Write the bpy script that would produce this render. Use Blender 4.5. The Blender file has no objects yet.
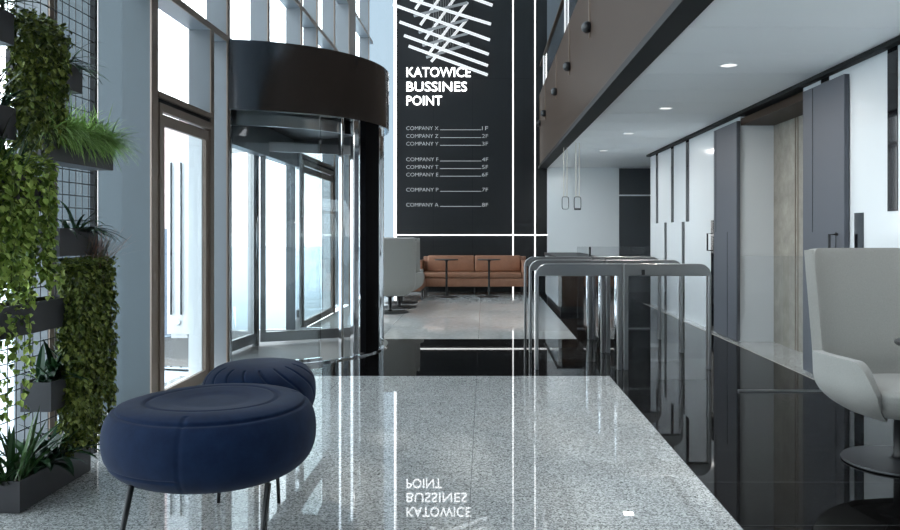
import bpy, bmesh, math, random
from mathutils import Vector, Matrix
random.seed(7)
S = bpy.context.scene
C = S.collection
R = math.radians
PI = math.pi

# ------------------------------------------------------------------ camera
cam_d = bpy.data.cameras.new('camera')
cam = bpy.data.objects.new('camera', cam_d); C.objects.link(cam)
cam.location = (0, 0, 1.3); cam.rotation_euler = (PI/2, 0, 0)
cam_d.sensor_width = 36; cam_d.lens = 783*36/900
cam_d.shift_x = -34/900; cam_d.shift_y = -33/900
cam_d.clip_start = 0.05; cam_d.clip_end = 300
S.camera = cam

# ------------------------------------------------------------------ sky, light, exposure
W = bpy.data.worlds.new('sky'); S.world = W; W.use_nodes = True
wn = W.node_tree.nodes; wl = W.node_tree.links
bg = wn['Background']
tc = wn.new('ShaderNodeTexCoord'); sp = wn.new('ShaderNodeSeparateXYZ'); rp = wn.new('ShaderNodeValToRGB')
wl.new(tc.outputs['Generated'], sp.inputs[0]); wl.new(sp.outputs['Z'], rp.inputs[0]); wl.new(rp.outputs[0], bg.inputs[0])
rp.color_ramp.elements[0].position = 0.0; rp.color_ramp.elements[0].color = (0.95, 0.98, 1.0, 1)
rp.color_ramp.elements[1].position = 0.6; rp.color_ramp.elements[1].color = (0.78, 0.90, 1.0, 1)
bg.inputs[1].default_value = 5.0

def area(name, loc, rot, sx, sy, power, col):
    l = bpy.data.lights.new(name, 'AREA'); l.shape = 'RECTANGLE'; l.size = sx; l.size_y = sy
    l.energy = power; l.color = col
    o = bpy.data.objects.new(name, l); C.objects.link(o); o.location = loc; o.rotation_euler = rot
    return o
sun = bpy.data.lights.new('sun', 'SUN'); sun.energy = 2.0; sun.angle = R(3); sun.color = (1, 0.96, 0.9)
so = bpy.data.objects.new('sun', sun); C.objects.link(so); so.rotation_euler = (R(30), R(-25), R(0)); so.location = (-4, -4, 12)
so.rotation_euler = Vector((-0.5, 0.75, 1.0)).to_track_quat('Z', 'Y').to_euler()

S.view_settings.view_transform = 'Standard'; S.view_settings.look = 'None'
S.view_settings.exposure = 0.0; S.view_settings.gamma = 1.0; S.view_settings.use_curve_mapping = False
S.cycles.use_denoising = True
S.cycles.max_bounces = 10; S.cycles.transparent_max_bounces = 24
S.cycles.glossy_bounces = 5; S.cycles.diffuse_bounces = 4; S.cycles.caustics_reflective = False; S.cycles.caustics_refractive = False
S.cycles.sample_clamp_indirect = 6

# ------------------------------------------------------------------ materials
def mat(name, col, rough=0.5, metal=0.0, spec=0.5, emit=None, estr=0.0, coat=0.0, sheen=0.0):
    m = bpy.data.materials.new(name); m.use_nodes = True
    b = m.node_tree.nodes['Principled BSDF']
    b.inputs['Base Color'].default_value = (*col, 1); b.inputs['Roughness'].default_value = rough
    b.inputs['Metallic'].default_value = metal; b.inputs['Specular IOR Level'].default_value = spec
    b.inputs['Coat Weight'].default_value = coat; b.inputs['Coat Roughness'].default_value = 0.02
    b.inputs['Sheen Weight'].default_value = sheen
    if emit: b.inputs['Emission Color'].default_value = (*emit, 1); b.inputs['Emission Strength'].default_value = estr
    return m
def nodes(m): return m.node_tree.nodes, m.node_tree.links, m.node_tree.nodes['Principled BSDF']

def speckle(m, stops, scale, detail=6, rough_rng=None, bump=0.0, coord='Object'):
    n, l, b = nodes(m)
    t = n.new('ShaderNodeTexCoord'); no = n.new('ShaderNodeTexNoise'); r = n.new('ShaderNodeValToRGB')
    no.inputs['Scale'].default_value = scale; no.inputs['Detail'].default_value = detail; no.inputs['Roughness'].default_value = 0.7
    l.new(t.outputs[coord], no.inputs['Vector']); l.new(no.outputs['Fac'], r.inputs[0])
    e = r.color_ramp.elements
    while len(e) < len(stops): e.new(0.5)
    for k, (p, c) in enumerate(stops): e[k].position = p; e[k].color = (*c, 1)
    l.new(r.outputs[0], b.inputs['Base Color'])
    if bump:
        bp = n.new('ShaderNodeBump'); bp.inputs['Strength'].default_value = bump; bp.inputs['Distance'].default_value = 0.002
        l.new(no.outputs['Fac'], bp.inputs['Height']); l.new(bp.outputs[0], b.inputs['Normal'])
    return t, no, r

def tiled(m, stops, scale, sx, sy, ox, oy, joint_col, jw=0.0025, grain=0):
    """speckled stone with thin straight joints on a sx by sy grid"""
    t, no, r = speckle(m, stops, scale)
    n, l, b = nodes(m)
    if grain:
        vo = n.new('ShaderNodeTexVoronoi'); vo.inputs['Scale'].default_value = grain; l.new(t.outputs['Object'], vo.inputs['Vector'])
        sc = n.new('ShaderNodeSeparateColor'); l.new(vo.outputs['Color'], sc.inputs[0]); l.new(sc.outputs[0], r.inputs[0])
    s = n.new('ShaderNodeSeparateXYZ'); l.new(t.outputs['Object'], s.inputs[0])
    outs = []
    for ax, step, off in (('X', sx, ox), ('Y', sy, oy)):
        a = n.new('ShaderNodeMath'); a.operation = 'SUBTRACT'; a.inputs[1].default_value = off; l.new(s.outputs[ax], a.inputs[0])
        p = n.new('ShaderNodeMath'); p.operation = 'PINGPONG'; p.inputs[1].default_value = step/2; l.new(a.outputs[0], p.inputs[0])
        c = n.new('ShaderNodeMath'); c.operation = 'LESS_THAN'; c.inputs[1].default_value = jw; l.new(p.outputs[0], c.inputs[0])
        outs.append(c)
    mx = n.new('ShaderNodeMath'); mx.operation = 'MAXIMUM'; l.new(outs[0].outputs[0], mx.inputs[0]); l.new(outs[1].outputs[0], mx.inputs[1])
    # every slab has a slightly different tone
    mix = n.new('ShaderNodeMix'); mix.data_type = 'RGBA'; l.new(mx.outputs[0], mix.inputs['Factor'])
    l.new(r.outputs[0], mix.inputs['A']); mix.inputs['B'].default_value = (*joint_col, 1)
    l.new(mix.outputs['Result'], b.inputs['Base Color'])
    return m

def glass(name, tint, ior=1.45, rough=0.0, refl=1.0):
    m = bpy.data.materials.new(name); m.use_nodes = True
    n, l = m.node_tree.nodes, m.node_tree.links
    n.remove(n['Principled BSDF'])
    out = n['Material Output']
    tr = n.new('ShaderNodeBsdfTransparent'); tr.inputs[0].default_value = (*tint, 1)
    gl = n.new('ShaderNodeBsdfGlossy'); gl.inputs[0].default_value = (refl, refl, refl, 1); gl.inputs['Roughness'].default_value = rough
    fr = n.new('ShaderNodeFresnel'); fr.inputs[0].default_value = ior
    ge = n.new('ShaderNodeNewGeometry'); inv = n.new('ShaderNodeMath'); inv.operation = 'SUBTRACT'; inv.inputs[0].default_value = 1; l.new(ge.outputs['Backfacing'], inv.inputs[1])
    mu = n.new('ShaderNodeMath'); mu.operation = 'MULTIPLY'; l.new(inv.outputs[0], mu.inputs[0]); l.new(fr.outputs[0], mu.inputs[1])
    mx = n.new('ShaderNodeMixShader'); l.new(mu.outputs[0], mx.inputs[0]); l.new(tr.outputs[0], mx.inputs[1]); l.new(gl.outputs[0], mx.inputs[2])
    l.new(mx.outputs[0], out.inputs['Surface'])
    return m

M = {}
M['granite'] = tiled(mat('polished grey granite', (.4,.4,.4), 0.01, coat=0.0, spec=0.8),
    [(0.0,(.10,.10,.095)),(0.22,(.26,.26,.255)),(0.55,(.41,.412,.405)),(1.0,(.64,.64,.625))], 80, 1.2, 1.2, 1.133, 7.07, (.15,.155,.155), jw=.0016, grain=150)
M['granite_far'] = tiled(mat('warm grey lounge stone', (.4,.4,.4), 0.04, spec=0.5),
    [(0.30,(.47,.47,.455)),(0.5,(.57,.567,.55)),(0.7,(.65,.645,.625))], 14, 1.2, 1.2, 1.133, 9.51, (.3,.3,.29))
M['black_stone'] = tiled(mat('polished black granite', (.01,.01,.01), 0.02, spec=0.06),
    [(0.0,(.002,.002,.0022)),(0.64,(.004,.0038,.0038)),(0.72,(.04,.04,.04)),(0.80,(.12,.12,.12))], 110, 1.2, 0.6, 1.133, 7.07, (.045,.047,.05), 0.0018)
M['black_wall'] = mat('satin black wall panel', (.0075,.0085,.010), 0.32)
M['blue_grey'] = mat('painted blue grey metal', (.165,.18,.195), 0.38, spec=0.5)
M['pier'] = mat('brushed blue grey cladding', (.07,.088,.10), 0.42, spec=0.3)
M['bronze'] = mat('bronze anodised frame', (.235,.18,.145), 0.4, metal=0.3)
M['bronze_panel'] = mat('dark bronze glass cladding', (.045,.030,.022), 0.35, metal=0.0, spec=0.04)
M['black_trim'] = mat('black trim', (.008,.009,.010), 0.6, spec=0.2)
M['ceiling'] = mat('white ceiling panel', (.90,.91,.915), 0.55)
M['white_gloss'] = mat('white lacquered wall panel', (.66,.69,.705), 0.12, spec=0.5)
M['white_wall'] = mat('white back wall', (.84,.87,.88), 0.15)
M['door_grey'] = mat('slate grey door leaf', (.085,.092,.108), 0.55, spec=0.3)
M['door_dark'] = mat('charcoal door', (.055,.062,.07), 0.35)
M['chrome'] = mat('polished steel', (.72,.74,.76), 0.07, metal=1)
M['steel'] = mat('brushed steel', (.36,.36,.36), 0.28, metal=1)
M['drum'] = mat('polished dark steel', (.16,.17,.185), 0.13, metal=1)
M['black_metal'] = mat('black powder coated metal', (.008,.008,.009), 0.45)
M['matt_black'] = mat('matt black post', (.004,.004,.005), 0.8, spec=0.05)
M['led'] = mat('white light strip', (1,1,1), 0.5, emit=(1,.99,.97), estr=2.6)
M['letter'] = mat('lit white lettering', (1,1,1), 0.5, emit=(1,.99,.98), estr=2.4)
M['directory'] = mat('pale directory lettering', (.5,.5,.5), 0.5, emit=(1,1,1), estr=0.22)
M['stick'] = mat('lit white rod', (.6,.6,.6), 0.4, emit=(1,1,1), estr=0.55)
M['stick_grey'] = mat('unlit grey rod', (.42,.43,.44), 0.4)
M['lamp'] = mat('downlight lens', (1,1,1), 0.5, emit=(1,.98,.95), estr=.9)
M['planter'] = mat('graphite planter', (.030,.030,.035), 0.5)
M['soil'] = mat('potting soil', (.02,.013,.008), 0.95)
M['mesh'] = mat('dark steel wire', (.02,.022,.026), 0.5)
M['velvet'] = mat('navy velvet', (.010,.028,.085), 0.85, sheen=0.08, spec=0.1)
M['shell'] = mat('grey wool upholstery', (.50,.49,.465), 0.9, spec=0.15, sheen=0.15)
M['leather'] = mat('tan leather', (.36,.145,.075), 0.42)
M['ground'] = mat('pale outdoor paving', (.62,.70,.76), 0.7)
M['concrete'] = mat('travertine lift wall', (.3,.28,.24), 0.45)
M['white_paint'] = mat('white painted metal', (.85,.88,.9), 0.3)
M['glass'] = glass('clear glass', (.96,.98,.98))
M['glass_drum'] = glass('clear curved glass', (.86,.885,.89), 1.6)
M['glass_gate'] = glass('smoked gate glass', (.94,.945,.95), 1.3)
M['glass_fence'] = glass('grey fence glass', (.93,.935,.94), 1.6)
M['glass_blue'] = glass('blue tinted glass', (.345,.385,.41))
M['mat_floor'] = mat('entrance matting', (.10,.094,.088), 0.5)
M['far_pink'] = mat('pale pink outdoor facade', (.85,.62,.58), 0.8)
M['far_grey'] = mat('grey outdoor plinth', (.18,.22,.28), 0.8)
M['upper_wall'] = mat('grey upper floor wall', (.16,.18,.20), 0.5)
M['cord'] = mat('cream cord', (.62,.58,.5), 0.6)
speckle(M['concrete'], [(0.3,(.20,.185,.155)),(0.55,(.30,.28,.24)),(0.75,(.40,.375,.32))], 5, 8)
speckle(M['shell'], [(0.3,(.25,.245,.23)),(0.7,(.32,.315,.295))], 220, 4, bump=0.1)
speckle(M['velvet'], [(0.3,(.0035,.010,.032)),(0.7,(.007,.018,.05))], 14, 5, bump=0.1)
speckle(M['leather'], [(0.3,(.25,.115,.065)),(0.7,(.33,.155,.09))], 5, 4, bump=0.1)
speckle(M['soil'], [(0.3,(.01,.007,.004)),(0.7,(.05,.03,.02))], 60, 4, bump=0.6)

def leaf_mat(name, cols, rough=0.45):
    m = mat(name, cols[0], rough, spec=0.35)
    n, l, b = nodes(m)
    g = n.new('ShaderNodeNewGeometry'); r = n.new('ShaderNodeValToRGB')
    l.new(g.outputs['Random Per Island'], r.inputs[0])
    e = r.color_ramp.elements
    while len(e) < len(cols): e.new(0.5)
    for k, c in enumerate(cols): e[k].position = k/(len(cols)-1); e[k].color = (*c, 1)
    l.new(r.outputs[0], b.inputs['Base Color'])
    b.inputs['Subsurface Weight'].default_value = 0.0
    return m
M['ivy_light'] = leaf_mat('bright ivy leaf', [(.04,.08,.01),(.15,.23,.03),(.31,.42,.08),(.58,.68,.18)])
M['ivy_dark'] = leaf_mat('dark ivy leaf', [(.03,.05,.008),(.085,.12,.018),(.16,.20,.04),(.33,.37,.09)])
M['grass'] = leaf_mat('fresh grass blade', [(.09,.19,.03),(.24,.42,.09),(.42,.62,.18),(.62,.78,.34)])
M['dark_leaf'] = leaf_mat('dark glossy leaf', [(.006,.022,.010),(.012,.045,.018),(.025,.07,.02)], 0.3)
M['blade'] = leaf_mat('sword leaf', [(.015,.05,.015),(.03,.085,.02),(.055,.12,.03)], 0.35)
M['stem'] = mat('brown green stem', (.05,.05,.02), 0.7)
M['red_tip'] = leaf_mat('reddish grass blade', [(.07,.10,.05),(.22,.12,.09),(.35,.16,.12)])

# ------------------------------------------------------------------ mesh helpers
def obj(name, bm, m, parent=None, smooth=False, loc=None):
    me = bpy.data.meshes.new(name); bmesh.ops.recalc_face_normals(bm, faces=bm.faces); bm.to_mesh(me); bm.free()
    if smooth:
        for p in me.polygons: p.use_smooth = True
    o = bpy.data.objects.new(name, me); C.objects.link(o)
    if isinstance(m, str): m = M[m]
    me.materials.append(m)
    if parent: o.parent = parent
    if loc: o.location = loc
    return o
def tag(o, label=None, cat=None, group=None, kind=None):
    if label: o['label'] = label
    if cat: o['category'] = cat
    if group: o['group'] = group
    if kind: o['kind'] = kind
    return o
def thing(name, label, cat, loc=(0,0,0), rz=0, group=None):
    o = bpy.data.objects.new(name, None); C.objects.link(o); o.empty_display_size = 0.1
    o.location = loc; o.rotation_euler = (0,0,rz)
    return tag(o, label, cat, group)
def struct(name, bm, m, parent=None, smooth=False):
    o = obj(name, bm, m, parent, smooth)
    if not parent: o['kind'] = 'structure'
    return o
def sempty(name):
    o = bpy.data.objects.new(name, None); C.objects.link(o); o['kind'] = 'structure'; return o
def NB(): return bmesh.new()
def abox(bm, x0, x1, y0, y1, z0, z1, bev=0.0, seg=2):
    r = bmesh.ops.create_cube(bm, size=1)
    vs = r['verts']
    for v in vs:
        v.co = Vector(((x0+x1)/2 + v.co.x*(x1-x0), (y0+y1)/2 + v.co.y*(y1-y0), (z0+z1)/2 + v.co.z*(z1-z0)))
    if bev:
        es = list({e for v in vs for e in v.link_edges})
        bmesh.ops.bevel(bm, geom=es, offset=bev, segments=seg, affect='EDGES', profile=0.5)
    return bm
def box(*a, **k): return abox(NB(), *a, **k)
def acyl(bm, p, r, h, seg=32, r2=None, axis='Z'):
    mt = Matrix.Translation(p)
    if axis == 'X': mt = mt @ Matrix.Rotation(PI/2, 4, 'Y')
    if axis == 'Y': mt = mt @ Matrix.Rotation(PI/2, 4, 'X')
    bmesh.ops.create_cone(bm, cap_ends=True, segments=seg, radius1=r, radius2=r if r2 is None else r2, depth=h, matrix=mt)
    return bm
def atube(bm, pts, r, seg=8):
    pts = [Vector(p) for p in pts]; rings = []
    for i, p in enumerate(pts):
        d = (pts[min(i+1, len(pts)-1)] - pts[max(i-1, 0)]).normalized()
        up = Vector((0,0,1)) if abs(d.z) < .9 else Vector((1,0,0))
        a = d.cross(up).normalized(); b = d.cross(a)
        rr = r[i] if isinstance(r, (list, tuple)) else r
        rings.append([bm.verts.new(p + a*rr*math.cos(2*PI*k/seg) + b*rr*math.sin(2*PI*k/seg)) for k in range(seg)])
    for i in range(len(rings)-1):
        for k in range(seg):
            bm.faces.new((rings[i][k], rings[i][(k+1)%seg], rings[i+1][(k+1)%seg], rings[i+1][k]))
    bm.faces.new(rings[0][::-1]); bm.faces.new(rings[-1])
    return bm
def alathe(bm, prof, seg=48, c=(0,0,0)):
    c = Vector(c); rings = []
    for r, z in prof:
        rings.append([bm.verts.new(c + Vector((r*math.cos(2*PI*k/seg), r*math.sin(2*PI*k/seg), z))) for k in range(seg)])
    for i in range(len(rings)-1):
        for k in range(seg):
            bm.faces.new((rings[i][k], rings[i][(k+1)%seg], rings[i+1][(k+1)%seg], rings[i+1][k]))
    bm.faces.new(rings[0][::-1]); bm.faces.new(rings[-1])
    return bm
def aprism(bm, pts, y0, y1):
    """polygon in X-Z extruded along Y"""
    f = [bm.verts.new((x, y0, z)) for x, z in pts]; b = [bm.verts.new((x, y1, z)) for x, z in pts]
    bm.faces.new(f); bm.faces.new(b[::-1]); n = len(pts)
    for i in range(n): bm.faces.new((f[i], b[i], b[(i+1)%n], f[(i+1)%n]))
    return bm
def arc_wall(bm, cx, cy, r0, r1, a0, a1, z0, z1, seg=32):
    """curved wall between radii r0 and r1, from angle a0 to a1 (degrees)"""
    q = []
    for i in range(seg+1):
        a = R(a0 + (a1-a0)*i/seg); c, s = math.cos(a), math.sin(a)
        q.append([bm.verts.new((cx+r*c, cy+r*s, z)) for r, z in ((r0,z0),(r1,z0),(r1,z1),(r0,z1))])
    full = abs(a1-a0) >= 359.9
    for i in range(seg):
        for k in range(4): bm.faces.new((q[i][k], q[i][(k+1)%4], q[i+1][(k+1)%4], q[i+1][k]))
    if not full: bm.faces.new(q[0][::-1]); bm.faces.new(q[-1])
    else: bmesh.ops.remove_doubles(bm, verts=bm.verts, dist=1e-5)
    return bm
def copy_tree(o, parent=None):
    c = o.copy(); C.objects.link(c)
    if parent: c.parent = parent
    for ch in list(o.children): copy_tree(ch, c)
    return c

XF = -2.41      # inner face of the glazed facade
XR = 3.03       # face of the right wall
YB = 17.0       # back wall
XM = 1.235       # mezzanine edge
ZC = 2.70       # low ceiling
HT = 8.6        # height of the atrium

# ================================================================== STRUCTURE
struct('floor', box(-2.75, 1.133, -3, 7.07, -.1, 0), 'granite')
struct('floor', box(-2.41, 1.133, 9.51, YB, -.1, 0), 'granite_far')
b = box(-2.41, 1.133, 7.07, 9.51, -.1, 0); abox(b, 1.133, 2.91, -3, YB, -.1, 0)
abox(b, 2.91, 7, 14.25, YB, -.1, 0)
struct('floor', b, 'black_stone')
b = box(2.91, 3.45, -3, 14.25, -.1, 0.0); struct('floor', b, 'granite')
# ground outside
struct('ground', box(-60, -2.75, -30, 70, -.12, -.02), 'ground')

# back wall
struct('wall_back', box(-1.93, 1.37, YB, YB+.2, 0, HT), 'black_wall')
struct('wall_back', box(1.37, 2.91, YB, YB+.2, 0, ZC), 'white_wall')
b = box(2.91, 7, YB, YB+.2, 0, ZC); struct('wall_back', b, 'white_wall')
struct('wall_back', box(1.37, 7, YB, YB+.2, ZC, HT), 'upper_wall')
d = sempty('door_1')
obj('door_leaf', box(2.93, 3.72, YB-.03, YB-.001, 0, 2.08), 'door_dark', d)
obj('transom_panel', box(2.93, 3.72, YB-.03, YB-.001, 2.11, ZC-.02), 'door_dark', d)
obj('door_trim', box(2.93, 3.72, YB-.035, YB-.001, 2.08, 2.11), 'white_paint', d)
# fine joints of the black wall
b = NB()
for x in (-1.1, -.25): abox(b, x-.002, x+.002, YB-.003, YB-.0005, 0, HT)
abox(b, -1.92, 1.37, YB-.003, YB-.0005, 4.63, 4.635)
struct('trim_1', b, 'black_trim')
# tall side window left of the black wall
w = sempty('window_1')
obj('glass_pane', box(-2.61, -1.96, YB+.05, YB+.07, 0, HT), 'glass_blue', w)
obj('window_frame', box(-2.66, -2.60, YB, YB+.12, 0, HT), 'blue_grey', w)

# right wall: glossy white panels between black slots
wr = NB()
door_y0, door_y1 = 7.43, 9.27
JX = XR+.4
upper = [(4.30,.12),(5.80,.14),(6.95,.16),(11.65,.17),(12.58,.16),(13.70,.15)]
lower = [(4.9,.15),(6.32,.15),(10.37,.13),(11.9,.15),(13.06,.14)]
abox(wr, XR, XR+.42, -3, door_y0, 0, 2.665); abox(wr, XR, XR+.42, door_y1, 14.25, 0, 2.665)
struct('wall_right', wr, 'white_gloss')
sl = NB()
for y, wd in upper: abox(sl, XR-.006, XR+.004, y-wd/2, y+wd/2, 1.455, 2.665)
for y, wd in lower: abox(sl, XR-.006, XR+.004, y-wd/2, y+wd/2, 0, 1.455)
struct('trim_2', sl, mat('black glass slot', (.006,.006,.008), 0.05))
struct('trim_3', box(2.955, XR+.42, -3, 14.25, 2.665, ZC), 'black_trim')
b = box(2.898, 2.912, -3, 14.25, 0.0, .003); struct('trim_4', b, 'concrete')
# niche behind the sliding doors
struct('wall_niche', box(XR+.40, XR+.5, door_y0-.5, door_y1+.02, 0, 2.56), 'concrete')
b = box(XR+.01, XR+.5, door_y0-.5, door_y1, 2.56, 2.64); struct('trim_5', b, 'bronze_panel')
b = NB()
for y in (8.55, 8.62): abox(b, XR+.392, XR+.4, y-.006, y+.006, 0, 2.56)
struct('trim_6', b, 'bronze')
# low ceiling with panel joints
cb = NB(); ys = [-3.0]+[5.35-.775*k for k in range(8,0,-1)]+[5.35+.775*k for k in range(16)]
ys = sorted(y for y in ys if y < YB)+[YB]
for a_, c_ in zip(ys[:-1], ys[1:]): abox(cb, 1.36, 7.0 if a_ > 13.4 else XR-.07, a_+.006, c_-.006, ZC, ZC+.03)
struct('ceiling', cb, 'ceiling')
struct('ceiling', box(XM+.01, 7, -3, YB, ZC+.031, 4.2), 'black_trim')
struct('trim_7', box(XM-.06, 1.36, -3, YB, ZC-.03, ZC+.03), 'black_trim')
struct('wall_mezzanine', box(XM-.03, XM, -3, YB-.002, ZC+.02, 4.28), 'bronze_panel')
struct('wall_upper', box(3.4, 3.6, -3, YB, 4.2, HT), 'upper_wall')
# closing walls out of view: far end of the side corridor, dark wall added behind the visitor to cut light
struct('wall_corridor', box(6.9, 7.0, 14.25, YB, 0, ZC), 'white_wall')
struct('wall_corridor', box(XR+.42, 7.0, 14.15, 14.25, 0, ZC), 'white_wall')
struct('ceiling', box(XF-.25, 7, -3, YB+.2, HT, HT+.1), 'white_wall')  # unseen opaque atrium roof, added to keep light from above out
struct('wall_light_block', box(-2.9, 3.5, -3.1, -3, 0, HT), 'upper_wall')

# ---- left facade
def fin(n, y, z0, z1, depth=.2, w_=.07, mt='blue_grey'):
    p = sempty('trim_%d' % n)
    obj('fin', box(XF-depth, XF-.012, y, y+w_, z0, z1), mt, p)
    obj('cover_strip', box(XF-.012, XF, y-.004, y+w_+.004, z0, z1), 'bronze', p)
fins = [(-1.2,0,HT),(.3,0,HT),(1.7,0,HT),(3.0,0,HT),(4.35,0,HT),
        (6.92,0,3.09),(7.36,0,HT),(8.74,3.09,HT),(10.32,0,HT),(11.3,3.09,HT),(12.62,0,HT),(16.4,0,HT)]
for i, (y, z0, z1) in enumerate(fins): fin(10+i, y, z0, z1)
fin(30, 5.68, 0, HT, .75, .11, 'pier'); fin(31, 14.0, 0, HT, .42, .7)
tz = [3.09, 4.25, 5.38, 6.55]
for i, z in enumerate(tz):
    p = sempty('trim_%d' % (40+i))
    spans = [(-3,5.68),(5.79,14.0),(14.7,YB)]
    q = NB(); r_ = NB()
    for y0, y1 in spans:
        abox(q, XF-.2, XF-.013, y0, y1, z, z+.05); abox(r_, XF-.012, XF+.001, y0, y1, z-.004, z+.054)
    obj('transom', q, 'blue_grey', p); obj('cover_strip', r_, 'bronze', p)
# glazing just outside the fins, one window per bay
XG = XF-.215
bays = [(-3,-1.2),(-1.2,.3),(.3,1.7),(1.7,3.0),(3.0,4.35),(4.35,5.68)]
n = 2
for y0, y1 in bays:
    p = sempty('window_%d' % n); n += 1
    obj('glass_pane', box(XG-.01, XG, y0+.005, y1-.005, 0, HT), 'glass', p)
for y0, y1, z0 in [(5.79,7.36,3.12),(7.36,10.32,3.14),(10.32,12.62,3.12),(12.69,14.0,0),(14.7,16.4,0),(16.47,YB,0),(6.99,7.36,0)]:
    p = sempty('window_%d' % n); n += 1
    obj('glass_pane', box(XG-.01, XG, y0+.005, y1-.005, z0, HT if y0 != 6.99 else 3.09), 'glass', p)
def facade_door(n, y0, y1):
    d = sempty('door_%d' % n)
    # outer frame
    q = NB()
    for a_, c_ in ((y0, y0+.045), (y1-.045, y1)): abox(q, XF-.04, XF+.012, a_, c_, 0, 2.26)
    abox(q, XF-.04, XF+.012, y0+.045, y1-.045, 2.20, 2.26); obj('door_frame', q, 'bronze', d)
    q = NB(); i0, i1 = y0+.05, y1-.05
    for a_, c_ in ((i0, i0+.07), (i1-.07, i1)): abox(q, XF-.035, XF-.005, a_, c_, .012, 2.185)
    abox(q, XF-.035, XF-.005, i0+.07, i1-.07, 2.10, 2.185); abox(q, XF-.035, XF-.005, i0+.07, i1-.07, .012, .10)
    l = obj('door_leaf', q, 'bronze', d)
    obj('glass_pane', box(XF-.026, XF-.014, i0+.07, i1-.07, .1, 2.10), 'glass', l)
    obj('recess_seal', box(XF-.08, XF-.02, y0, y1, 2.262, 2.30), 'black_trim', d)
    obj('transom_bar', box(XF-.12, XF+.005, y0, y1, 2.30, 2.345), 'bronze', d)
    obj('transom_glass', box(XG-.01, XG, y0, y1, 2.345, 3.09), 'glass', d)
    # deep white reveals outside
    q = NB(); abox(q, XF-.16, XF-.045, y1-.11, y1-.01, 0, 2.2); abox(q, XF-.21, XF-.045, y0+.01, y0+.06, 0, 2.2)
    abox(q, XF-.21, XF-.045, y0+.06, y1-.10, -.01, .03)
    obj('door_reveal', q, 'white_paint', d)
facade_door(2, 5.80, 6.92); facade_door(3, 10.40, 12.62)

# ================================================================== REVOLVING DOOR
rc = (-2.59, 8.88); RR = 1.50
rd = thing('revolving_door', 'large round glass revolving door under a dark polished steel drum', 'revolving door', (rc[0], rc[1], 0))
o = obj('canopy', arc_wall(NB(), 0, 0, RR-.03, RR, -84, 84, 2.46, 3.12, 96), 'drum', rd, True)
md = o.modifiers.new('split', 'EDGE_SPLIT'); md.split_angle = R(40)
q = arc_wall(NB(), 0, 0, .01, RR-.03, -84, 84, 3.08, 3.10, 64); obj('canopy_top', q, 'black_trim', rd)
q = arc_wall(NB(), 0, 0, RR-.10, RR-.03, -84, 84, 2.46, 2.475, 96); obj('soffit_ring', q, 'chrome', rd)
q = arc_wall(NB(), 0, 0, .01, RR-.035, -84, 84, 2.485, 2.515, 64); obj('soffit', q, 'black_metal', rd)
q = arc_wall(NB(), 0, 0, RR-.27, RR-.23, -84, 84, 2.34, 2.48, 96); obj('ring_beam', q, 'steel', rd)
q = NB(); acyl(q, (0,0,.006), RR-.06, .012, 96); obj('floor_disc', q, 'mat_floor', rd)
q = arc_wall(NB(), 0, 0, RR-.06, RR-.01, -180, 180, 0, .016, 128); obj('threshold_ring', q, 'chrome', rd)
# curved glass screens: either side of the inner mouth and of the outer mouth
for a0, a1 in ((-86,-48), (18,84)):
    q = arc_wall(NB(), 0, 0, RR-.075, RR-.06, a0, a1, .03, 2.47, 24)
    s_ = obj('curved_screen', q, 'glass_drum', rd, True)
    q = arc_wall(NB(), 0, 0, RR-.10, RR-.035, a0, a1, .016, .05, 24); obj('bottom_rail', q, 'chrome', s_)
def post(a, w_, t_, m_, r_=RR-.065):
    q = NB(); abox(q, -t_/2, t_/2, -w_/2, w_/2, .016, 2.47, bev=min(w_,t_)*.2)
    q.transform(Matrix.Rotation(R(a), 4, 'Z') @ Matrix.Translation((r_, 0, 0)))
    return obj('post', q, m_, rd)
post(-84, .07, .07, 'chrome'); post(-38, .03, .05, 'chrome'); post(-30, .09, .05, 'chrome')
q = arc_wall(NB(), 0, 0, RR-.12, RR-.05, -23, -10, .016, 2.47, 8); obj('post', q, 'matt_black', rd)
post(-8, .08, .05, 'chrome'); post(18, .06, .06, 'chrome'); post(84, .07, .07, 'chrome')

q = NB(); abox(q, XF-.16-rc[0], XF-.04-rc[0], 7.44-rc[1], 10.31-rc[1], 2.16, 3.085); obj('rear_fascia', q, 'blue_grey', rd)
# rotating wings
wg = [25, 145, 265]
q = NB(); acyl(q, (0,0,1.24), .04, 2.45, 24); obj('shaft', q, 'chrome', rd, True)
for a in wg:
    q = NB()
    L = RR-.14
    abox(q, .05, .11, -.022, .022, .05, 2.33); abox(q, L-.07, L, -.022, .022, .05, 2.33)
    abox(q, .11, L-.07, -.022, .022, 2.22, 2.33); abox(q, .11, L-.07, -.022, .022, .05, .16)
    q.transform(Matrix.Rotation(R(a), 4, 'Z')); wn_ = obj('wing_frame', q, 'steel', rd)
    q = box(.11, L-.07, -.005, .005, .16, 2.22); q.transform(Matrix.Rotation(R(a), 4, 'Z')); obj('wing_glass', q, 'glass_drum', wn_)
    q = NB(); atube(q, [(L-.22,-.07,.85),(L-.22,-.07,1.45)], .014, 10); q.transform(Matrix.Rotation(R(a), 4, 'Z')); obj('push_bar', q, 'black_metal', wn_, True)

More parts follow.
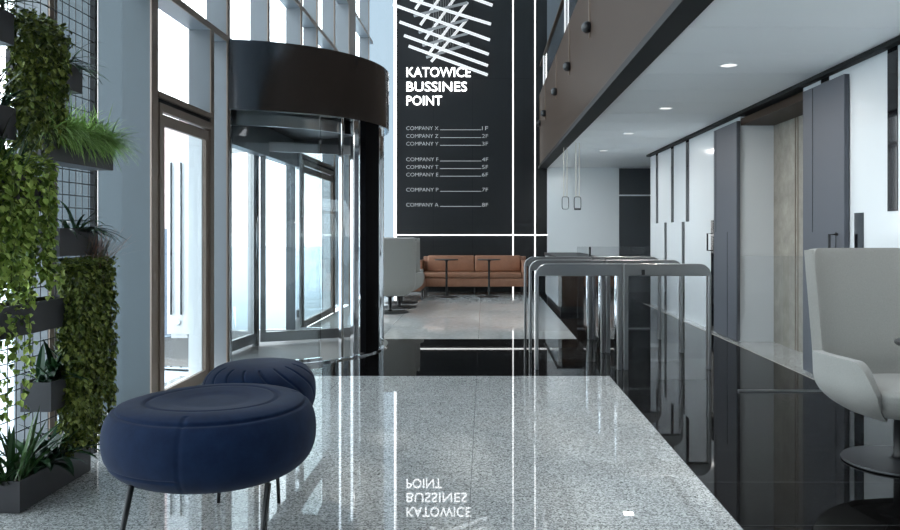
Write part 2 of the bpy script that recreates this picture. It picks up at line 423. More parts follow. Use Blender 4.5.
# outdoors, seen through the glass
t = thing('glass_door_panel', 'white outdoor panel with two slim vertical bars, seen through the left glass door', 'panel', (-3.70, 9.50, -.02))
obj('panel', box(-.145, .145, 0, .06, .08, 2.36), 'white_paint', t)
obj('foot', box(-.10, .10, .01, .05, 0, .08), 'white_paint', t)
for x in (-.085, .035): 
    q = NB(); atube(q, [(x,-.03,.32),(x,-.03,2.16)], .012, 8); obj('bar', q, 'black_metal', t, True)
q = NB(); acyl(q, (-.01,-.012,.23), .03, .03, 16, axis='Y'); obj('knob', q, 'chrome', t)
t = thing('outdoor_wall', 'pale pink outdoor wall with grey lower half beyond the left glass door', 'wall', (-4.1, 10.0, -.02))
obj('wall', box(-.5, .50, 0, .15, 1.36, 2.75), 'far_pink', t); obj('plinth', box(-.5, .50, -.01, .15, 0, 1.36), 'far_grey', t)

# ================================================================== LIGHT STRIPS ON THE BACK WALL
def strip(label, *b_):
    o = obj('light_strip', box(*b_), 'led'); tag(o, label, 'light strip', 'light strips on the black wall')
w_ = .024; yl = (YB-.02, YB-.002)
strip('tall white light strip along the left edge of the black wall', -1.91-w_/2, -1.91+w_/2, *yl, 0, HT)
strip('tall white light strip right of the company list, ending behind the sofa', .63-w_/2, .63+w_/2, *yl, 0, HT)
strip('tall white light strip nearest the mezzanine edge on the black wall', 1.107-w_/2, 1.107+w_/2, *yl, 0, HT)
for x0, x1, lb in ((-1.894,.614,'long horizontal light strip above the leather sofa'), (.646,1.091,'short horizontal light strip between the two right vertical strips'), (1.123,1.37,'shortest horizontal light strip at the right corner of the black wall')):
    strip(lb, x0, x1, *yl, 1.235-w_/2, 1.235+w_/2)

# ================================================================== LETTERING
def text_bm(s, w_, h_, bold=0.0, depth=.012):
    c = bpy.data.curves.new('t', 'FONT'); c.body = s; c.extrude = depth/2; c.offset = bold; c.resolution_u = 3; c.size = 1
    o = bpy.data.objects.new('t', c); C.objects.link(o)
    bpy.context.view_layer.update()
    me = bpy.data.meshes.new_from_object(o.evaluated_get(bpy.context.evaluated_depsgraph_get()))
    bpy.data.objects.remove(o); bm = NB(); bm.from_mesh(me); bpy.data.meshes.remove(me)
    xs = [v.co.x for v in bm.verts]; ysv = [v.co.y for v in bm.verts]
    sx = w_/(max(xs)-min(xs)); sy = h_/(max(ysv)-min(ysv))
    for v in bm.verts:
        x, y, z = v.co; v.co = ((x-min(xs))*sx, -z, (y-min(ysv))*sy)
    return bm
def X_(px, Y): return (px-484)*Y/783
def Z_(py, Y): return 1.3+(232-py)*Y/783
YT = YB-.04
t = thing('building_sign', 'glowing white sign reading KATOWICE BUSSINES POINT on the black wall', 'sign', (X_(406.5,YT), YT, Z_(105,YT)))
for s_, x1, y0, y1 in (('KATOWICE',470.7,67.3,77), ('BUSSINES',467,81.8,91.4), ('POINT',442,95.8,105.3)):
    q = text_bm(s_, X_(x1,YT)-X_(406.5,YT), Z_(y0,YT)-Z_(y1,YT), .004, .03)
    o = obj('lettering', q, 'letter', t, loc=(0, 0, Z_(y1,YT)-Z_(105,YT)))
rows = [('X','1',130.0),('Z','2',137.8),('Y','3',145.5),('F','4',161.2),('T','5',168.8),('E','6',176.4),('P','7',191.5),('A','8',206.6)]
YT = YB-.012
t = thing('company_directory', 'company directory with eight rows of small white lettering below the building name', 'sign', (X_(406.3,YT), YT, Z_(206.6,YT)))
for a_, b_, y in rows:
    z = Z_(y, YT)-Z_(206.6, YT)
    h_ = 3.6*YT/783
    q = text_bm('COMPANY '+a_, 32*YT/783, h_, -0.016, .006)
    q2 = text_bm(b_+'F', 6*YT/783, h_, -0.016, .006)
    o = obj('directory_row', q, 'directory', t, loc=(0,0,z))
    obj('floor_number', q2, 'directory', o, loc=(75.8*YT/783, 0, 0))
    obj('leader_line', box(33.8*YT/783, 75*YT/783, -.003, .003, .0, .009), 'directory', o)

# ================================================================== HANGING ROD SCULPTURE
YS = 16.2
t = thing('rod_sculpture', 'hanging sculpture of crossing white light rods above the building name', 'sculpture', (X_(440,YS), YS, Z_(40,YS)))
def zz(x, y): return (380+x/6.625, y/6.625)
def rod(p0, p1, dy0, dy1, wpx, m_, nm='light_rod'):
    (x0, y0), (x1, y1) = zz(*p0), zz(*p1)
    Y0, Y1 = YS+dy0, YS+dy1
    a_ = Vector((X_(x0,Y0)-t.location.x, dy0, Z_(y0,Y0)-t.location.z)); c_ = Vector((X_(x1,Y1)-t.location.x, dy1, Z_(y1,Y1)-t.location.z))
    L = (c_-a_).length; h = wpx*YS/783/2
    q = box(0, L, -h, h, -h, h)
    dr = (c_-a_).normalized(); up = Vector((0,1,0)); s_ = dr.cross(up).normalized(); up2 = s_.cross(dr)
    mt = Matrix((( dr.x, up2.x, s_.x, a_.x), (dr.y, up2.y, s_.y, a_.y), (dr.z, up2.z, s_.z, a_.z), (0,0,0,1)))
    q.transform(mt); obj(nm, q, m_, t)
for k, (p0, p1) in enumerate([((440,-75),(745,35)),((170,-110),(740,-150+110)),((200,-5),(735,160)),((85,30),(728,265)),((130,145),(720,360)),((160,235),(715,435)),((190,305),(713,497))]):
    if k == 1: continue
    rod(p0, p1, -.25-.01*k, -.25-.01*k, 2.5, 'stick')
for p0, p1 in [((235,60),(330,-75)),((268,165),(440,-75)),((300,260),(540,-75)),((320,360),(580,15)),((340,408),(575,130)),((385,-75),(400,-95))][:5]:
    rod(p0, p1, .25, .25, 2.4, 'stick')
for p0, p1 in [((225,105),(578,18)),((258,215),(582,130)),((283,300),(580,222)),((308,380),(590,290)),((190,-10),(575,-100))]:
    rod(p0, p1, -.1, .15, 2.2, 'stick_grey', 'grey_rod')
q = NB()
for k in range(9):
    x = X_(380+(355+k*16)/6.625, YS)-t.location.x
    atube(q, [(x, .02+.01*(k%3), -.15+.05*(k%2)), (x, .02+.01*(k%3), HT-t.location.z)], .003, 4)
o = obj('suspension_wires', q, 'steel', t); o['kind'] = 'stuff'

# ================================================================== MEZZANINE: standoffs, balustrade
for k, (y, lb) in enumerate(zip((8.88, 10.98, 12.95, 15.3, 16.72), ('largest and nearest dark round standoff on the bronze mezzanine panel','second dark round standoff on the bronze mezzanine panel','third dark round standoff along the bronze mezzanine panel','fourth small dark standoff on the mezzanine panel','last dark standoff right beside the black back wall'))):
    t = thing('round_standoff', lb, 'standoff', (XM-.03, y, 3.62), 0, 'standoffs on the mezzanine')
    q = NB(); acyl(q, (-.015,0,0), .03, .03, 20, axis='X'); obj('stem', q, 'black_metal', t)
    q = NB(); bmesh.ops.create_uvsphere(q, u_segments=20, v_segments=12, radius=.068); q.transform(Matrix.Translation((-.035,0,0))); obj('ball', q, 'black_metal', t, True)
    obj('rod', box(-.018, -.001, -.012, .012, -.12, .62), 'bronze', t)  # slim bar stands in for the bright reflected streak at each ball
t = thing('balustrade', 'glass balustrade with dark handrail along the upper floor edge', 'balustrade', (XM, 7, 4.28))
obj('handrail', box(-.03, .03, -10, YB-7.02, .60, .64), 'bronze_panel', t)
obj('glass_pane', box(-.006, .006, -10, YB-7.02, 0, .60), 'glass_gate', t)
for y in (15.9, 11.7, 7.5, 3.3): obj('post', box(-.035, -.012, y-7-.02, y-7+.02, 0, .60), 'stick', t)['label'] = 'glowing white post imitating a reflection'  # self-glowing posts imitate bright reflections in the balustrade glass

# ================================================================== DOWNLIGHTS
for y, lb in ((4.25,'downlight nearest the viewer in the white ceiling'),(6.56,'largest visible round downlight in the white ceiling'),(8.84,'second round downlight along the white ceiling'),(11.1,'third round downlight along the white ceiling'),(13.45,'smallest and farthest round downlight in the white ceiling')):
    t = thing('downlight', lb, 'ceiling light', (2.05, y, ZC), 0, 'round downlights')
    q = arc_wall(NB(), 0, 0, .066, .078, -180, 180, -.006, .0, 32); obj('rim', q, 'white_paint', t)
    q = NB(); acyl(q, (0,0,-.002), .066, .004, 32); obj('lens', q, 'lamp', t)
    l = area('lamp_light', (0,0,-.01), (0,0,0), .12, .12, 15, (1,.96,.92)); l.parent = t

# ================================================================== SLIDING DOORS
def sliding(lb, y0, y1, seams, hy):
    t = thing('sliding_door', lb, 'door', (XR-.03, y0, 0))
    L = y1-y0
    obj('door_leaf', box(-.02, .025, 0, L, .012, 2.61, bev=.004), 'door_grey', t)
    q = NB()
    for a_, z0, z1 in seams: abox(q, -.023, -.019, a_-.004, a_+.004, z0, z1)
    obj('seam', q, 'black_trim', t)
    q = NB(); h0 = hy-y0
    atube(q, [(-.02,h0,1.28),(-.09,h0,1.28),(-.09,h0,1.06),(-.02,h0,1.06)], .012, 8); obj('handle', q, 'black_metal', t)
sliding('far dark grey sliding door leaf, left of the bright opening', 9.24, 10.16, [(.82,1.3,2.6),(.35,.02,1.3)], 10.2)
sliding('near dark grey sliding door leaf behind the high-backed chair', 6.48, 7.32, [(.62,1.3,2.6),(.15,.02,1.3)], 6.6)

# ================================================================== GATES
GX0, GX1, GXC = .485, 2.145, 1.31
def loop_poly(x0, x1, mirror=False):
    z1, r_ = 1.0, .115
    o_ = [(x0,0)]
    for k in range(9):
        a_ = PI - k*PI/16; o_.append((x0+r_+r_*math.cos(a_), z1-r_+r_*math.sin(a_)))
    o_ += [(x1,z1),(x1,0),(x1-.045,0),(x1-.045,.885),(x0+.030,.885),(x0+.030,0)]
    if mirror: o_ = [(x0+x1-x, z) for x, z in o_]
    return o_
gl = ['turnstile gate of two rounded steel loops, nearest of the three','middle of the three rounded steel turnstile gates','farthest of the three rounded steel turnstile gates']
for k, y in enumerate((7.38, 8.42, 9.46)):
    t = thing('turnstile_gate', gl[k], 'turnstile', (0, y, 0), 0, 'turnstile gates')
    for mir in (False, True):
        x0, x1 = (GX0, GXC-.006) if not mir else (GXC+.006, GX1)
        q = aprism(NB(), loop_poly(x0, x1, mir), 0, .075)
        es = [e for e in q.edges if len(e.link_faces) == 2 and e.calc_face_angle(0) > .8 and abs(e.verts[0].co.y-e.verts[1].co.y) < 1e-4]
        lo = obj('steel_loop', q, 'steel', t)
        md = lo.modifiers.new('bevel', 'BEVEL'); md.width = .005; md.segments = 2; md.limit_method = 'ANGLE'; md.angle_limit = R(50)
        gx0, gx1 = (x0+.030, x1-.045) if not mir else (x0+.045, x1-.030)
        obj('glass_infill', box(gx0, gx1, .033, .043, .10, .885), 'glass_gate', lo)
    xs_ = GXC+.19
    obj('card_reader', box(xs_-.015, xs_+.015, -.008, 0, .895, .945), 'black_metal', t)
    q = NB(); abox(q, GXC-.045, GXC-.01, .11, .48, .06, .90, bev=.004)
    obj('swing_wing', q, 'glass_fence', t)
    q = NB(); acyl(q, (GXC-.03,.11+.02,.47), .03, .88, 20); obj('pivot_post', q, 'chrome', t, True)
for y, x0, x1, lb in ((6.38, 1.14, XR-.005, 'clear glass fence panel nearer the viewer, reaching the white wall'), (10.5, 1.25, 2.22, 'clear glass fence panel behind the farthest turnstile')):
    t = thing('glass_fence', lb, 'glass barrier', (0, y, 0), 0, 'glass fences')
    if y < 7: x0 = 2.07
    obj('glass_pane', box(x0, x1, -.006, .006, .012, 1.105), 'glass_fence', t)
    obj('base_channel', box(x0, x1, -.012, .012, 0, .014), 'steel', t)
    if y > 7:
        q = NB(); acyl(q, (1.42,0,.55), .014, 1.1, 12); obj('post', q, 'black_metal', t)

# ================================================================== RECEPTION DESK and things round it
t = thing('reception_desk', 'dark reception desk with white left side behind the turnstiles', 'desk', (1.2, 12.6, 0))
obj('side_panel', box(0, .05, .07, 2.7, .10, .86), 'white_gloss', t)['label'] = 'white side panel'
obj('corner_panel', box(0, .05, 0, .07, .10, .86), 'granite', t)['label'] = 'speckled stone edge'
obj('front_panel', box(.05, 1.1, 0, .05, .10, .86), 'bronze_panel', t)
obj('carcass', box(.05, .65, .05, 2.7, .10, .85), 'door_dark', t)
obj('plinth', box(.04, 1.05, .03, 2.66, 0, .10), 'black_metal', t)
obj('worktop', box(-.02, .68, -.02, 2.72, .86, .90), 'black_metal', t)
for x, y, z, lb, solid in ((1.32,12.7,1.77,'square ring pendant lamp on two long cords, left of the pair',0),(1.465,12.26,1.75,'square ring pendant lamp with black lower bar, right of the pair',1)):
    t = thing('pendant_lamp', lb, 'pendant lamp', (x, y, z), R(25), 'pendant lamps over the reception desk')
    q = NB()
    for a_ in (0,):
        pts = []
        for k in range(33):
            an = 2*PI*k/32; c_, s_ = math.cos(an), math.sin(an)
            pts.append((.062*math.copysign(abs(c_)**.4, c_), 0, .10*math.copysign(abs(s_)**.4, s_)))
        atube(q, pts, .006, 6)
    obj('ring', q, 'black_metal', t, True)
    if solid: obj('lower_bar', box(-.055,.055,-.012,.012,-.105,-.078), 'black_metal', t)
    q = NB()
    for dx in (-.03,.03): atube(q, [(dx,0,.1),(dx,0,ZC-z)], .006, 6)
    obj('cord', q, 'cord', t)
# pale card box standing on the desk behind the right loops
# ================================================================== SOFA AND CAFE TABLES
YSF = 16.15
t = thing('sofa', 'long tan leather sofa against the black wall', 'sofa', (0, YSF, 0))
def sb(nm, *b_, m_='leather', bev=.02, p=None): return obj(nm, box(*b_, bev=bev, seg=3), m_, p or t, True)
def flat(o):
    for p_ in o.data.polygons: p_.use_smooth = len(p_.vertices) == 4
x0, x1 = -1.30, .90
sb('seat_base', x0, x1, .0, .78, .17, .345); sb('seat_cushion', x0+.02, x1-.12, -.01, .62, .355, .455)
for a_, c_ in ((x0+.1, -.205), (-.195, x1-.12)): sb('back_cushion', a_, c_, .50, .70, .455, .80, bev=.03)
sb('backrest', x0, x1, .70, .79, .345, .78)
sb('armrest', x1-.11, x1, .0, .70, .345, .70)
sb('armrest', x0-.12, x0, .25, .78, .17, .70)
for x in (x0+.08, -.2, x1-.08):
    for y in (.06, .7):
        q = NB(); acyl(q, (x, y, .085), .014, .17, 10); obj('leg', q, 'black_metal', t)
t = thing('leather_bench', 'tan leather bench end beside the high-backed chairs', 'bench', (-1.40, 14.85, 0))
sb('seat_base', -.50, .20, 0, 1.28, .17, .345); sb('seat_cushion', -.50, .19, .02, 1.26, .355, .45)
for x in (-.24, .22):
    for y in (.06, .6, 1.2):
        q = NB(); acyl(q, (x, y, .085), .014, .17, 10); obj('leg', q, 'black_metal', t)
def pedestal(t_, r_top, h, r_base, rs=.022):
    q = NB(); alathe(q, [(.001,h-.018),(r_top-.005,h-.018),(r_top,h-.012),(r_top,h-.004),(r_top-.004,h),(.001,h)], 48); obj('tabletop', q, 'black_metal', t_)
    q = NB(); alathe(q, [(rs*1.6,.024),(rs,.06),(rs,h-.05),(rs*2,h-.018)], 20); obj('stem', q, 'black_metal', t_, True)
    q = NB(); alathe(q, [(r_base,0),(r_base,.008),(r_base*.9,.014),(rs*1.5,.03)], 48); obj('base', q, 'black_metal', t_)
for x, lb in ((-.75,'left round black cafe table in front of the tan sofa'),(.10,'right round black cafe table in front of the tan sofa')):
    t = thing('cafe_table', lb, 'table', (x, 15.66, 0), 0, 'cafe tables by the sofa'); pedestal(t, .235, .755, .225)

# ================================================================== HIGH-BACKED CHAIRS
def shell_bm(inset=0.0):
    bm = NB(); NU, NV = 112, 30
    hw, dp = .37-inset, .34-inset
    grid = []
    for i in range(NU+1):
        u = -1+2*i/NU; a_ = u*R(128)
        s_, c_ = math.sin(a_), math.cos(a_)
        bx = math.copysign(abs(s_)**.48, s_); by = math.copysign(abs(c_)**.48, c_)
        # top edge: tall back, then a soft step down to the arms
        A = abs(math.degrees(a_))
        k = min(1, max(0, (A-52)/9)); k = k*k*(3-2*k)
        top = 1.20 - .595*k - .17*max(0, (A-100)/28)**1.6
        if A < 52: top = 1.20-.10*(max(0,A-22)/30)**3.5
        row = []
        for j in range(NV+1):
            v = j/NV
            z = .30 + (top-.30)*v
            zz_ = z-.30
            # round the bottom of the tub
            f = 1.0 if zz_ > .20 else (1-((.20-zz_)/.20)**2.6*.42)
            flare = 1+.05*max(0, (z-.6))/.6
            yb = dp*by*f*(1+.0*v)
            if by > 0: yb += .06*max(0, z-.55)/.6
            row.append(bm.verts.new((hw*bx*f*flare, yb, z)))
        grid.append(row)
    for i in range(NU):
        for j in range(NV): bm.faces.new((grid[i][j], grid[i+1][j], grid[i+1][j+1], grid[i][j+1]))
    return bm
def chair(lb, loc, rz):
    t = thing('high_backed_chair', lb, 'chair', loc, rz, 'high-backed swivel chairs')
    o = obj('shell', shell_bm(), 'shell', t, True)
    md = o.modifiers.new('solid', 'SOLIDIFY'); md.thickness = .055; md.offset = 0
    md = o.modifiers.new('bevel', 'BEVEL'); md.width = .022; md.segments = 4; md.limit_method = 'ANGLE'; md.angle_limit = R(50)
    q = NB(); prof = []
    pts = []
    N = 64
    for z, f in ((.29,.55),(.305,.75),(.34,.88),(.40,.93),(.43,.93),(.452,.90),(.458,.80),(.458,.01)):
        ring = []
        for k in range(N):
            an = 2*PI*k/N; c_, s_ = math.cos(an), math.sin(an)
            ring.append(q.verts.new((.355*f*math.copysign(abs(c_)**.62, c_), (.325*f*math.copysign(abs(s_)**.62, s_)-.03), z)))
        pts.append(ring)
    for i in range(len(pts)-1):
        for k in range(N): q.faces.new((pts[i][k], pts[i][(k+1)%N], pts[i+1][(k+1)%N], pts[i+1][k]))
    q.faces.new(pts[0][::-1]); q.faces.new(pts[-1])
    obj('seat', q, 'shell', t, True)
    q = NB(); alathe(q, [(.045,.02),(.03,.05),(.03,.24),(.09,.275),(.13,.295)], 28); obj('stem', q, 'black_metal', t, True)
    q = NB(); alathe(q, [(.30,0),(.305,.006),(.30,.014),(.06,.024),(.03,.03)], 64); obj('base', q, 'black_metal', t)
    return t
ch = chair('grey high-backed swivel chair at the right, nearest the viewer', (2.345, 4.42, 0), R(10))
spots = [('grey high-backed chair seen from behind, front one by the revolving door', (-1.52, 12.66, 0), R(196)),
         ('grey high-backed chair half hidden behind the front far chair', (-1.47, 13.52, 0), R(165)),
         ('high-backed chair mostly hidden, only its base disc showing farthest', (-1.52, 14.38, 0), R(180))]
for lb, loc, rz in spots:
    c_ = copy_tree(ch); c_.location = loc; c_.rotation_euler = (0,0,rz); c_['label'] = lb
t = thing('side_table', 'round black table cut by the right edge in front of the grey chair', 'table', (2.245, 3.78, 0)); pedestal(t, .235, .765, .19)

# ================================================================== POUFS
def pouf_bm(Rx, Ry, zlo, zhi, radial=0, seed=0, dish=.045):
    bm = NB(); NT, NP = 300, 130
    zc, hh = (zlo+zhi)/2, (zhi-zlo)/2
    rings = []
    for j in range(1, NP):
        ph = PI*j/NP - PI/2            # -90..90
        cs, sn = math.cos(ph), math.sin(ph)
        rad = cs**.37; zr = math.copysign(abs(sn)**.85, sn)
        row = []
        for i in range(NT):
            th = 2*PI*i/NT
            z = zc + hh*zr; r = rad
            g = 0.0
            if sn > 0:
                q_ = min(1, r/.9)
                z -= dish*(1-q_**2)*(1+.35*q_**2*math.cos(2*th))
                for rr, dp in ((.90,.008),(.62,.008),(.34,.007)):
                    g += dp*math.exp(-((r-rr)/.014)**2) if sn > .25 and not radial else 0
            if radial and sn > -.6 and r > .62:
                dth = (((th+.5*sn)/(2*PI/radial)+.5) % 1 - .5)*(2*PI/radial)
                g += .007*math.exp(-(dth/.02)**2)
            elif not radial and r > .78:
                for t0 in (-1.75, .35, 2.4):
                    dth = (th-t0+PI) % (2*PI)-PI
                    g += .006*math.exp(-(dth/.012)**2)
                if sn < -.1 and 2.4 < th < 4.5: g += .006*math.exp(-((sn+.45)/.03)**2)
            zf = 1+.02*math.sin(3*th+seed)
            nx = 1-g/ Rx*(cs**.3); 
            row.append(bm.verts.new((Rx*r*math.cos(th)*nx*zf, Ry*r*math.sin(th)*nx*zf, z-g*zr)))
        rings.append(row)
    for j in range(len(rings)-1):
        for i in range(NT): bm.faces.new((rings[j][i], rings[j][(i+1)%NT], rings[j+1][(i+1)%NT], rings[j+1][i]))
    bm.faces.new(rings[0][::-1]); bm.faces.new(rings[-1])
    return bm
def pouf(lb, loc, rz, radial, R1, R2, zhi, dish, legs):
    t = thing('pouf', lb, 'pouf', loc, rz, 'navy velvet poufs')
    obj('cushion', pouf_bm(R1, R2, .375, zhi, radial, loc[0], dish), 'velvet', t, True)
    for a_, c_ in legs:
        q = NB(); atube(q, [(*a_,.42),(*c_,0)], [.011,.008], 10); q.transform(Matrix.Rotation(-rz, 4, 'Z')); obj('leg', q, 'black_metal', t, True)
    return t
pouf('big navy velvet pouf in the foreground, nearest the viewer', (-1.035, 3.0, 0), R(12), 0, .39, .38, .69, .04, [((-.19,-.28),(-.27,-.29)),((.28,-.26),(.235,-.27)),((.156,.20),(.13,.22))])
pouf('navy velvet pouf with slanted channel seams, behind the nearest one', (-1.105, 3.86, 0), R(0), 16, .27, .31, .645, -.02, [((-.15,-.1),(-.17,-.1)),((.10,-.1),(.12,-.1)),((0,.12),(0,.14))])

# ================================================================== LIVING WALL
XW = -2.30
t = thing('wire_trellis', 'dark square wire mesh of the living wall in front of the windows', 'trellis', (XW, 4.63, 0))
q = NB(); s = .07
y = 1.4
while y < 4.6: atube(q, [(0,y-4.63,0),(0,y-4.63,3.3)], .0028, 4); y += s
z = .035
while z < 3.3: atube(q, [(.004,1.4-4.63,z),(.004,-.02,z)], .0028, 4); z += s
obj('wire_mesh', q, 'mesh', t)
obj('end_post', box(-.015,.015,-.03,.0,0,3.3), 'mesh', t)
q = box(-2.305, -2.292, 4.636, 4.648, 0, 3.3); o = obj('light_strip', q, 'led'); tag(o, 'slim vertical light strip along the end of the wire trellis', 'light strip')
def planter(lb, y0, y1, z0, x1=-2.14, h=.145):
    x0 = XW+.008
    t = thing('planter_box', lb, 'planter', (x0, y0, z0), 0, 'graphite planter boxes on the trellis')
    L, D, w_ = y1-y0, x1-x0, .008
    q = NB(); abox(q, 0, D, 0, w_, 0, h); abox(q, 0, D, L-w_, L, 0, h); abox(q, 0, w_, w_, L-w_, 0, h); abox(q, D-w_, D, w_, L-w_, 0, h); abox(q, w_, D-w_, w_, L-w_, 0, w_)
    obj('box', q, 'planter', t)
    q = box(w_, D-w_, w_, L-w_, w_, h-.02); obj('soil', q, 'soil', t)
    return t
planter('lowest planter box, standing on the floor at the trellis foot', 3.61, 4.26, .004)
planter('small planter box right above the lowest one', 3.87, 4.45, .41)
planter('planter box behind the hanging tips of the bright ivy', 2.9, 4.15, .82)
planter('planter box at eye level, right of the bright ivy', 3.95, 4.34, 1.175)
planter('planter box under the bright green grass', 3.87, 4.52, 1.655)
planter('planter box cut by the left edge, left of the dark ivy', 2.7, 3.58, 1.72)
planter('topmost planter box at the left edge', 2.9, 3.565, 2.147)
planter('planter box right of the top of the upper ivy', 3.75, 4.17, 2.035)
planter('planter box hidden behind the lower dark ivy', 4.34, 4.52, .93)
planter('planter box hidden behind the top of the bright ivy', 3.0, 3.80, 1.42)

def add_leaf(bm, p, d, nrm, L, wd, fold=.25, tri=False):
    """heart shaped leaf: base p, direction d, facing nrm"""
    d = d.normalized(); s_ = d.cross(nrm)
    if s_.length < 1e-3: s_ = Vector((1,0,0))
    s_.normalize(); n_ = s_.cross(d)
    v = [p, p+d*L*.28+s_*wd*.5+n_*wd*fold, p+d*L*.62+s_*wd*.34+n_*wd*fold*.6, p+d*L, p+d*L*.62-s_*wd*.34+n_*wd*fold*.6, p+d*L*.28-s_*wd*.5+n_*wd*fold, p+d*L*.4]
    v = [bm.verts.new(x) for x in v]
    bm.faces.new((v[0],v[1],v[6])); bm.faces.new((v[1],v[2],v[6])); bm.faces.new((v[2],v[3],v[6]))
    bm.faces.new((v[3],v[4],v[6])); bm.faces.new((v[4],v[5],v[6])); bm.faces.new((v[5],v[0],v[6]))
def add_blade(bm, p, d, L, wd, droop, seg=6, nrm=None):
    d = d.normalized(); up = Vector((0,0,1))
    s_ = d.cross(up)
    if s_.length < .05: s_ = Vector((random.uniform(-1,1), random.uniform(-1,1), 0))
    s_.normalize(); prev = None; q = Vector(p); dd = d.copy()
    for k in range(seg+1):
        t_ = k/seg
        w2 = wd*.5*(math.sin(PI*min(1,t_*.85+.15))**.7 if t_ < 1 else 0)*(1-t_*.3)
        n_ = s_.cross(dd).normalized()
        a_ = bm.verts.new(q+s_*w2+n_*w2*.3); m_ = bm.verts.new(q); c_ = bm.verts.new(q-s_*w2+n_*w2*.3)
        if prev: bm.faces.new((prev[0],prev[1],m_,a_)); bm.faces.new((prev[1],prev[2],c_,m_))
        prev = (a_, m_, c_)
        dd = (dd+Vector((0,0,-droop/seg))).normalized(); q = q+dd*L/seg
def rnd(a_, b_): return random.uniform(a_, b_)
def ivy(lb, x0, x1, y0, y1, ztop, zbot, nst, leaf, m_, dens, bulge=.10, taper=None, grp='trailing ivy'):
    t = thing('trailing_ivy', lb, 'plant', ((x0+x1)/2, (y0+y1)/2, ztop), 0, grp)
    o_ = t.location.copy(); fo = NB(); st = NB()
    for k in range(nst):
        sx, sy = rnd(x0, x1), rnd(y0, y1)
        zt = ztop-rnd(0,.10); zb = zbot + (ztop-zbot)*(rnd(0,1)**1.6)*.55
        if taper: zb += taper(sy)
        pts = []; ph = rnd(0,6); z = zt; x, y = sx, sy
        while z > zb:
            pts.append(Vector((x, y, z))-o_)
            z -= .03; x += rnd(-.006,.006); y += rnd(-.007,.007)
        if len(pts) < 3: continue
        if k % 3 == 0: atube(st, pts[::3]+[pts[-1]], .0015, 3)
        for p in pts:
            for _ in range(dens if random.random() < .8 else 1):
                an = rnd(-1.9, 1.9)      # mostly towards the room
                out = Vector((math.cos(an), math.sin(an)*.9, 0))
                if random.random() < .25: out = Vector((math.cos(an+PI), math.sin(an), 0))
                base = p+out*rnd(.0,.022)+Vector((0,0,rnd(-.015,.015)))
                dr = out*rnd(.2,.9)+Vector((rnd(-.3,.3), rnd(-.5,.5), -rnd(.4,1.2)))
                L = leaf*rnd(.6,1.25)
                add_leaf(fo, base, dr, out+Vector((0,-.3,.7)), L, L*.85)
    # dome over the top
    nd = int(nst*2.2*dens)
    for k in range(nd):
        p = Vector((rnd(x0,x1), rnd(y0,y1), ztop+rnd(-.06,.035)))-o_
        dr = Vector((rnd(-.4,1), rnd(-1,.9), rnd(-.4,.8))); L = leaf*rnd(.6,1.2)
        add_leaf(fo, p, dr, Vector((.3,-.5,1)), L, L*.85)
    obj('foliage', fo, m_, t); obj('stems', st, 'stem', t)
    return t
ivy('upper dark ivy column hanging from the top planter down the trellis', -2.21, -2.10, 3.62, 3.98, 2.30, 1.66, 62, .032, 'ivy_dark', 4, taper=lambda y: max(0, .5*(y-3.8)))
ivy('bright green ivy, widest mass at the left edge at eye level', -2.26, -2.10, 2.95, 3.85, 1.62, .96, 105, .036, 'ivy_light', 4)
ivy('few thin tips of bright ivy trailing in front of the mesh', -2.14, -2.10, 3.38, 3.66, 1.0, .44, 7, .034, 'ivy_light', 2)
ivy('lower dark ivy column beside the pouf, right of the small planter', -2.21, -2.06, 3.98, 4.40, 1.12, .14, 80, .029, 'ivy_dark', 5)

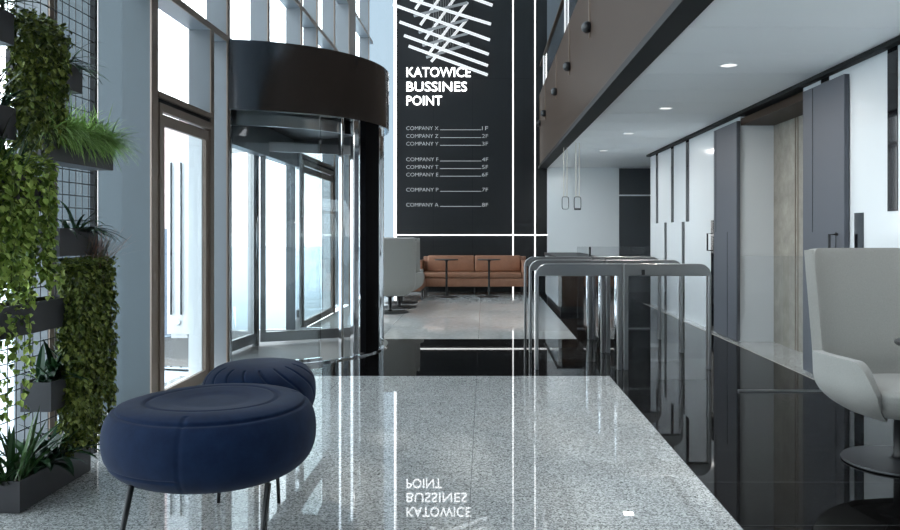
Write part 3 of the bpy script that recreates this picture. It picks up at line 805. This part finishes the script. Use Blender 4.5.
def tuft(name, lb, cat, loc, n, L, wd, spread, droop, m_, sy=.0, up=1.0, grp=None, tilt=Vector((0,0,0)), seg=6):
    t = thing(name, lb, cat, loc, 0, grp); q = NB()
    for k in range(n):
        an = rnd(0, 2*PI); sp_ = spread*rnd(.15,1)
        d_ = Vector((math.cos(an)*sp_, math.sin(an)*sp_, up*rnd(.6,1.1)))+tilt
        p = Vector((rnd(-.045,.045), rnd(-sy,sy), 0))
        add_blade(q, p, d_, L*rnd(.6,1.1), wd*rnd(.7,1.2), droop*rnd(.6,1.3), seg)
    obj('foliage', q, m_, t)
    return t
xp = -2.205
tuft('grass_plant', 'bright green bushy grass spilling over its planter', 'plant', (xp,4.2,1.775), 1500, .25, .008, 1.3, 1.9, 'grass', sy=.29, up=1.3, tilt=Vector((.3,0,0)))
tuft('grass_plant', 'tuft of bright green grass at the far end of the planter', 'plant', (xp+.03,4.44,1.775), 300, .22, .008, 1.3, 1.7, 'grass', sy=.05, up=1.2, tilt=Vector((.15,.05,0)))
tuft('sword_plant', 'sword-leaved plant in the lowest planter, cut by the left edge', 'plant', (xp,3.66,.13), 26, .34, .034, .75, .5, 'blade', sy=.06)
tuft('leafy_plant', 'broad-leaved dark plant in the middle of the lowest planter', 'plant', (xp,3.92,.13), 46, .27, .05, 1.0, 1.3, 'dark_leaf', sy=.13, tilt=Vector((.1,0,0)))
tuft('leafy_plant', 'dark leafy plant at the far end of the lowest planter', 'plant', (xp,4.16,.13), 30, .24, .04, .9, 1.2, 'dark_leaf', sy=.07)
tuft('leafy_plant', 'dark leafy plant in the small planter box', 'plant', (xp,4.05,.535), 40, .24, .04, 1.0, 1.1, 'dark_leaf', sy=.13)
tuft('leafy_plant', 'dark arching leaves over the planter at eye level', 'plant', (xp+.02,4.2,1.30), 30, .25, .026, 1.1, 1.3, 'dark_leaf', sy=.10, up=.7, tilt=Vector((.5,.2,0)))
tuft('grass_plant', 'thin spiky grass with reddish tips above the lower ivy', 'plant', (xp+.05,4.33,1.10), 120, .27, .005, .75, .4, 'red_tip', sy=.1, tilt=Vector((.25,0,0)))
tuft('sword_plant', 'arching palm leaves over the topmost planter', 'plant', (xp,3.45,2.28), 44, .32, .022, 1.2, 1.0, 'dark_leaf', sy=.12, tilt=Vector((.1,.2,0)))
tuft('leafy_plant', 'dark drooping leaves at the right end of the upper planter', 'plant', (xp+.02,4.08,2.16), 30, .24, .016, 1.2, 1.3, 'dark_leaf', sy=.06, up=.7, tilt=Vector((.4,.3,0)))
tuft('leafy_plant', 'dark fan of leaves at the left edge beside the upper ivy', 'plant', (xp,3.45,1.85), 44, .26, .022, 1.2, .9, 'dark_leaf', sy=.1)
tuft('sword_plant', 'dark sword leaves rising above the bright ivy at the left edge', 'plant', (xp+.04,3.50,1.55), 20, .30, .026, .6, .3, 'blade', sy=.12)
